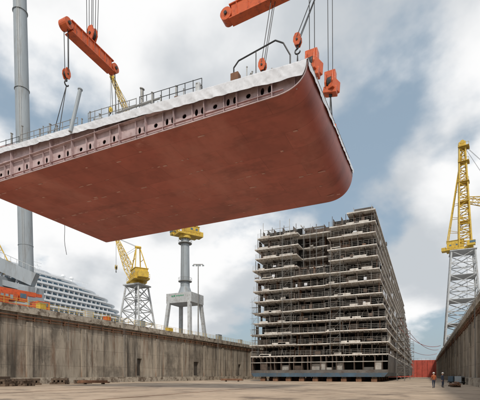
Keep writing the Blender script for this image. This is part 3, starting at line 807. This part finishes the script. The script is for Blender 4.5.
# ---------------------------------------------------------------- white cruise ship behind the quay
e=thing("cruise_ship","white cruise ship with rows of blue windows moored beyond the quay","ship",(-165,110,8.5))
sx0,sx1=-180,-150
hull=[(sx0,20),(sx1,20),(sx1,160),(sx1-2,170),(sx1-6,179),(-160,186),(-165,193),(-170,186),(sx0+6,179),(sx0+2,170),(sx0,160)]
mb=MB(); mb.prism(hull,8,29.4,0); mb.prism([(-165+(x+165)*1.004,y) for x,y in hull],22,27.6,1); mb.obj("hull",[WHITE,CBLUE],e)
def outline(yE,ins,rr=16):
    a,b=sx0+ins,sx1-ins; w=(b-a)/2; pts=[(a,24),(b,24)]
    for i in range(13):
        t=math.pi*i/12; pts.append((-165+w*math.cos(t),yE-rr+rr*math.sin(t)))
    return pts
ends=[183,181,178.5,175,170,162,151]
for k in range(7):
    z=29.4+2.4*k; yE=ends[k]; ins=(0,0,0,.0,0,1.2,2.6)[k]
    dep=1.3 if k<5 else .7
    mb=MB(); mb.prism(outline(yE-.9,ins+dep),z,z+2.1,0); mb.prism(outline(yE,ins),z+2.1,z+2.41,0)
    mb.box(sx1-ins-.06,sx1-ins,26,yE-16,z+2.413,z+2.95,0)
    mb.obj("deck",WHITE,e)
    # windows: separated panes so white shows between them
    y=26+k*.7; n=0; mb=MB()
    while y<yE-17:
        mb.box(sx1-ins-dep,sx1-ins-dep+.05,y,y+2.0,z+.15,z+1.85); y+=2.9
    mb.prism(outline(yE-.87,ins+dep-.04),z+.75,z+1.55,0)
    mb.obj("window_band",GLASS,e)
    if k<6:
        mb=MB(); y=25.5+k*.7
        while y<yE-17: mb.box(sx1-ins-dep+.07,sx1-ins-.12,y,y+.14,z,z+2.1); y+=2.9
        mb.obj("balcony_divider",WHITE,e)
zt=29.4+2.4*7
mb=MB(); mb.prism(outline(134,5,10),zt,zt+1.8); mb.prism(outline(134.6,4.5,10),zt+1.8,zt+2.0); mb.prism(outline(112,7,8),zt+2.0,zt+3.6); mb.obj("sun_deck",WHITE,e)
mb=MB(); mb.box(-170,-160,70,86,zt+3.6,zt+8); mb.obj("funnel",CBLUE,e)
mb=MB(); mb.tube((-160,126,zt),(-160,126,zt+8),.35,8,.15)
for z in (3.5,5,6.5): mb.tube((-160,124-.1*z,zt+z),(-160,128+.1*z,zt+z),.12,6)
mb.tube((-160,129,zt+2),(-160,126,zt+6),.12,6); mb.obj("radar_mast",WHITE,e)
mb=MB(); y=60
while y<150: mb.tube((-153.2,y,zt),(-153.2,y,zt+1.1),.06,4); y+=2.4
mb.tube((-153.2,60,zt+1.1),(-153.2,150,zt+1.1),.06,4); mb.obj("railing",WHITE,e)
for y in (96,108,118,138,143):
    mb=MB(); mb.tube((-157,y,zt),(-157,y,zt+2.3),.6,14,.6)
    for i in range(6):
        a0,a1=i*math.pi/12,(i+1)*math.pi/12; mb.tube((-157,y,zt+2.3+1.1*math.sin(a0)),(-157,y,zt+2.3+1.1*math.sin(a1)),1.1*math.cos(a0),14,1.1*math.cos(a1)+.01)
    mb.obj("radome",WHITE,e)

def shed(base,w,l,h,label,mat):
    e=thing("dock_shed",label,"shed",base,world=False,group="dockside sheds")
    mb=MB(); mb.box(-w/2,w/2,-l/2,l/2,0,h); mb.obj("wall",mat,e)
    mb=MB(); n=len(mb.v)
    mb.v+=[Vector(p) for p in ((-w/2-.4,-l/2-.4,h),(w/2+.4,-l/2-.4,h),(0,-l/2-.4,h+w*.18),(-w/2-.4,l/2+.4,h),(w/2+.4,l/2+.4,h),(0,l/2+.4,h+w*.18))]
    mb.f+=[(0,1,2),(5,4,3),(1,4,5,2),(0,2,5,3),(0,3,4,1)];mb.m+=[0]*5; mb.obj("roof",HULLGREY,e)
    mb=MB(); mb.box(w/2,w/2+.05,-3,3,0,h*.7); mb.obj("door",MGREY,e)
shed((24,260,QZ),16,50,6,"low red-brown metal shed on the quay",RED)

for (a,b,s_) in (((-9.0,150,19),(6,190,14),3),((-9.0,170,24),(6,220,14),4),((-9.0,200,15),(6,250,13.5),2.2)):
    mb=MB()
    a=Vector(a);b=Vector(b);P=[a.lerp(b,i/14)-Vector((0,0,s_*4*(i/14)*(1-i/14))) for i in range(15)]; mb.path(P,.09,5)
    tag(mb.obj("power_cable",RED,loc=a),"red cable sagging between the ship and the dock wall","cable","sagging red cables")

# ---------------------------------------------------------------- floor clutter
def timber_stack(loc,rot,label,nx=4,nz=3,l=2.4,g="stacks of keel block timbers"):
    e=thing("timber_stack",label,"timber stack",loc,world=False,group=g); e.rotation_euler=(0,0,rot)
    for lay in range(nz):
        for i in range(nx-(lay==nz-1 and 1)):
            mb=MB(); j=rnd(-.25,.25); s_=.32
            if lay%2==0: mb.box(-l/2+j,l/2+j,i*.45-nx*.22,i*.45-nx*.22+s_,lay*.33,lay*.33+.32)
            else:
                xx=-l/2+i*(l/nx)+.1; mb.box(xx,xx+s_,-nx*.22-.1+j*.5,nx*.22+.1,lay*.33,lay*.33+.32)
            mb.obj("timber",WOOD,e,bevel=.02)
L0="stack of dark weathered keel timbers on the dock floor"
for (x,y,r,nz) in ((-51,35,.3,4),(-50.5,37.6,.1,3),(-54,41.5,1.2,3),(-54,47,.5,3),(-54.5,52,.2,2)):
    timber_stack((x,y,.004),r,L0,nz=nz)
def pipe_bundle(loc,rot,label,n=5,l=5,r=.12,mat=RUST):
    e=thing("steel_pipe_bundle",label,"pipe bundle",loc,world=False,group="bundles of steel pipes"); e.rotation_euler=(0,0,rot)
    for i in range(n):
        mb=MB(); row=0 if i<(n+1)//2+1 else 1; k=i if row==0 else i-((n+1)//2+1)+.5
        mb.tube((-l/2+rnd(-.2,.2),k*r*2.05,r+.2+row*r*1.8),(l/2+rnd(-.2,.2),k*r*2.05,r+.2+row*r*1.8),r,8); mb.obj("pipe",mat,e)
    for x in (-l*.3,l*.3):
        mb=MB(); mb.box(x-.1,x+.1,-r*1.5,r*2.05*((n+1)//2+1),0,.19); mb.obj("bearer",WOOD,e)
for (x,y,r) in ((-49,49,.4),(3.8,58,1.6),(-41,84,.2)): pipe_bundle((x,y,.004),r,"bundle of rusty steel pipes lying on timber bearers")
def welder_box(loc,rot,mat,label):
    e=thing("welding_generator",label,"generator",loc,world=False,group="site generators"); e.rotation_euler=(0,0,rot)
    mb=MB(); mb.box(-.9,.9,-.5,.5,.35,1.3); mb.obj("housing",mat,e,bevel=.06)
    mb=MB(); mb.box(-.6,.6,-.52,-.505,.55,1.1); mb.obj("vent_grille",DARK,e)
    mb=MB(); mb.box(-1.0,1.0,-.55,.55,.2,.34); mb.tube((1.0,0,.3),(1.8,0,.25),.05,6); mb.obj("frame",ROPE,e)
    for y in (-.58,.58):
        mb=MB(); wheel_disc(mb,(0,y,.28),(0,1,0),.28,.18,16); mb.obj("wheel",RUBBER,e)
    mb=MB(); mb.path([(-.4,0,1.3),(-.4,0,1.5),(.4,0,1.5),(.4,0,1.3)],.03,6); mb.obj("lifting_handle",ROPE,e)
welder_box((5.0,72,.004),1.2,MGREY,"grey wheeled generator beside the dock wall")
welder_box((4.6,80,.004),.9,BLUE,"blue wheeled generator beside the dock wall")

# ---------------------------------------------------------------- people
def person(loc,rot,label,cloth,pose=0):
    e=thing("person",label,"person",loc,world=False); e.rotation_euler=(0,0,rot)
    J=[((0,0,.95),.135),((0,0,1.15),.125),((0,.0,1.38),.15),((0,0,1.50),.07),((0,-.01,1.58),.075),((0,-.01,1.68),.095),((0,0,1.74),.07)]
    E=[(0,1),(1,2),(2,3),(3,4),(4,5),(5,6)]
    def add(p,r,par): J.append((p,r));E.append((par,len(J)-1));return len(J)-1
    for s_ in (-1,1):
        st=.14*s_*pose
        h=add((s_*.10,0,.88),.10,0);k=add((s_*.12,-.05+st*.6,.50),.068,h);a=add((s_*.12,.02+st,.10),.045,k);f=add((s_*.13,-.15+st,.045),.04,a)
        sh=add((s_*.19,0,1.42),.07,2);el=add((s_*.25,.03,1.14),.048,sh);
        wr=add((s_*.25,-.12 if (pose and s_>0) else -.05,.90 if not(pose and s_>0) else 1.0),.032,el)
        pl=add((J[wr][0][0],J[wr][0][1]-.02,J[wr][0][2]-.08),.03,wr)
        b=J[pl][0]
        for i in range(4): add((b[0]+0.0,b[1]-.03+i*.02,b[2]-.085+abs(i-1)*.01),.009,pl)
        add((b[0]-s_*.03,b[1]-.04,b[2]-.03),.01,pl)
    me=bpy.data.meshes.new("person_body");me.from_pydata([j[0] for j in J],E,[]);o=bpy.data.objects.new("body",me);COL.objects.link(o)
    sk=o.modifiers.new("skin",'SKIN');sk.use_smooth_shade=True
    for i,j in enumerate(J): me.skin_vertices[0].data[i].radius=(j[1],j[1])
    me.skin_vertices[0].data[0].use_root=True
    o.modifiers.new("sub",'SUBSURF').levels=1; o.modifiers["sub"].render_levels=1
    dg=bpy.context.evaluated_depsgraph_get(); m2=bpy.data.meshes.new_from_object(o.evaluated_get(dg)); o.modifiers.clear(); o.data=m2; o.parent=e
    m2.materials.clear()
    for m in (cloth,SKIN,CLOTHB,RUBBER): m2.materials.append(m)
    for p in m2.polygons:
        c=p.center; z=c.z
        if z>1.5: p.material_index=1
        elif z<.11: p.material_index=3
        elif abs(c.x)>.2 and z<.9: p.material_index=1
        elif z<.95: p.material_index=2
        else: p.material_index=0
    mb=MB(); 
    for i in range(6):
        a0,a1=i*math.pi/12,(i+1)*math.pi/12; mb.tube((0,-.01,1.70+.13*math.sin(a0)),(0,-.01,1.70+.13*math.sin(a1)),.125*math.cos(a0),16,.125*math.cos(a1)+.001)
    mb.tube((0,-.03,1.695),(0,-.03,1.71),.15,16); mb.obj("hard_hat",HELM,e,smooth=True)
    mb=MB(); 
    for s_ in (-.035,.035): mb.tube((s_,-.098,1.655),(s_,-.106,1.655),.012,6)
    mb.tube((0,-.09,1.64),(0,-.125,1.615),.012,6,.016); mb.tube((-.025,-.098,1.59),(.025,-.098,1.59),.006,5); mb.obj("face",RUST,e)
    return e
person((.9,50.5,.004),math.radians(200),"person in orange jacket and white hard hat standing",CLOTHO,1)
person((1.9,53.5,.004),math.radians(60),"person in dark workwear and white hard hat standing",CLOTHB,0)

# ---------------------------------------------------------------- world / light / camera
SUN_EL=math.radians(46); sd=Vector((.42,-.90,0)).normalized()
sunv=Vector((sd.x*math.cos(SUN_EL),sd.y*math.cos(SUN_EL),math.sin(SUN_EL)))
W=bpy.data.worlds.new("World");S.world=W;W.use_nodes=True
nt=W.node_tree;N=nt.nodes;L=nt.links
for n_ in list(N):N.remove(n_)
out=N.new("ShaderNodeOutputWorld");bg=N.new("ShaderNodeBackground");bg.inputs[1].default_value=.1;L.new(bg.outputs[0],out.inputs[0])
sky=N.new("ShaderNodeTexSky");sky.sky_type='NISHITA';sky.sun_disc=False;sky.sun_elevation=SUN_EL;sky.sun_rotation=math.atan2(sd.x,sd.y)
sky.air_density=1.3;sky.dust_density=2.0
tc=N.new("ShaderNodeTexCoord");sp=N.new("ShaderNodeSeparateXYZ");L.new(tc.outputs["Generated"],sp.inputs[0])
def math_(op,a,b=None,c=None):
    m=N.new("ShaderNodeMath");m.operation=op
    for i,v in enumerate((a,b,c)):
        if v is None:continue
        if isinstance(v,(int,float)):m.inputs[i].default_value=v
        else:L.new(v,m.inputs[i])
    return m.outputs[0]
zz=math_('ADD',math_('MAXIMUM',sp.outputs[2],0),.45)
cx=math_('DIVIDE',sp.outputs[0],zz);cy=math_('DIVIDE',sp.outputs[1],zz)
cb=N.new("ShaderNodeCombineXYZ");L.new(cx,cb.inputs[0]);L.new(cy,cb.inputs[1])
def nz(scale,det,rough,loc,dist=0,stretch=(1,1,1)):
    mp=N.new("ShaderNodeMapping");mp.inputs["Location"].default_value=loc;mp.inputs["Scale"].default_value=stretch;mp.inputs["Rotation"].default_value=(0,0,.5);L.new(cb.outputs[0],mp.inputs[0])
    n_=N.new("ShaderNodeTexNoise");n_.inputs["Scale"].default_value=scale;n_.inputs["Detail"].default_value=det;n_.inputs["Roughness"].default_value=rough;n_.inputs["Distortion"].default_value=dist
    L.new(mp.outputs[0],n_.inputs["Vector"]);return n_.outputs["Fac"]
m1=nz(1.9,12,.50,(3.1,1.7,0),.1)
rp=N.new("ShaderNodeValToRGB");rp.color_ramp.elements[0].position=.405;rp.color_ramp.elements[1].position=.50;rp.color_ramp.interpolation='EASE';L.new(m1,rp.inputs[0])
m2_=nz(2.0,12,.50,(8.4,2.2,0),.1)
rc=N.new("ShaderNodeValToRGB");rc.color_ramp.elements[0].position=.38;rc.color_ramp.elements[1].position=.58;rc.color_ramp.interpolation='EASE'
rc.color_ramp.elements[0].color=(5.8,6.15,6.5,1);rc.color_ramp.elements[1].color=(9.9,9.9,9.9,1);L.new(m2_,rc.inputs[0])
hz=N.new("ShaderNodeMixRGB");hz.inputs[0].default_value=.7;L.new(sky.outputs[0],hz.inputs[1]);hz.inputs[2].default_value=(3.7,4.8,5.8,1)
mx=N.new("ShaderNodeMixRGB");L.new(rp.outputs[0],mx.inputs[0]);L.new(hz.outputs[0],mx.inputs[1]);L.new(rc.outputs[0],mx.inputs[2])
L.new(mx.outputs[0],bg.inputs[0])

sl=bpy.data.lights.new("sun",'SUN');sl.energy=2.4;sl.angle=math.radians(5);sl.color=(1,.93,.83)
so=bpy.data.objects.new("sun",sl);COL.objects.link(so);so.rotation_euler=(-sunv).to_track_quat('-Z','Y').to_euler();so.location=(0,0,120)

cam=bpy.data.cameras.new("camera");co=bpy.data.objects.new("camera",cam);COL.objects.link(co)
co.location=(0,0,1.5);co.rotation_euler=(math.radians(90),0,math.radians(24.82))
cam.lens=30;cam.sensor_width=36;cam.shift_y=175/480;cam.clip_end=9000;cam.clip_start=.1
S.camera=co
S.view_settings.view_transform='Standard';S.view_settings.look='None';S.view_settings.exposure=0
for o in bpy.data.objects:
    for k in ("_w","_b"):
        if k in o: del o[k]
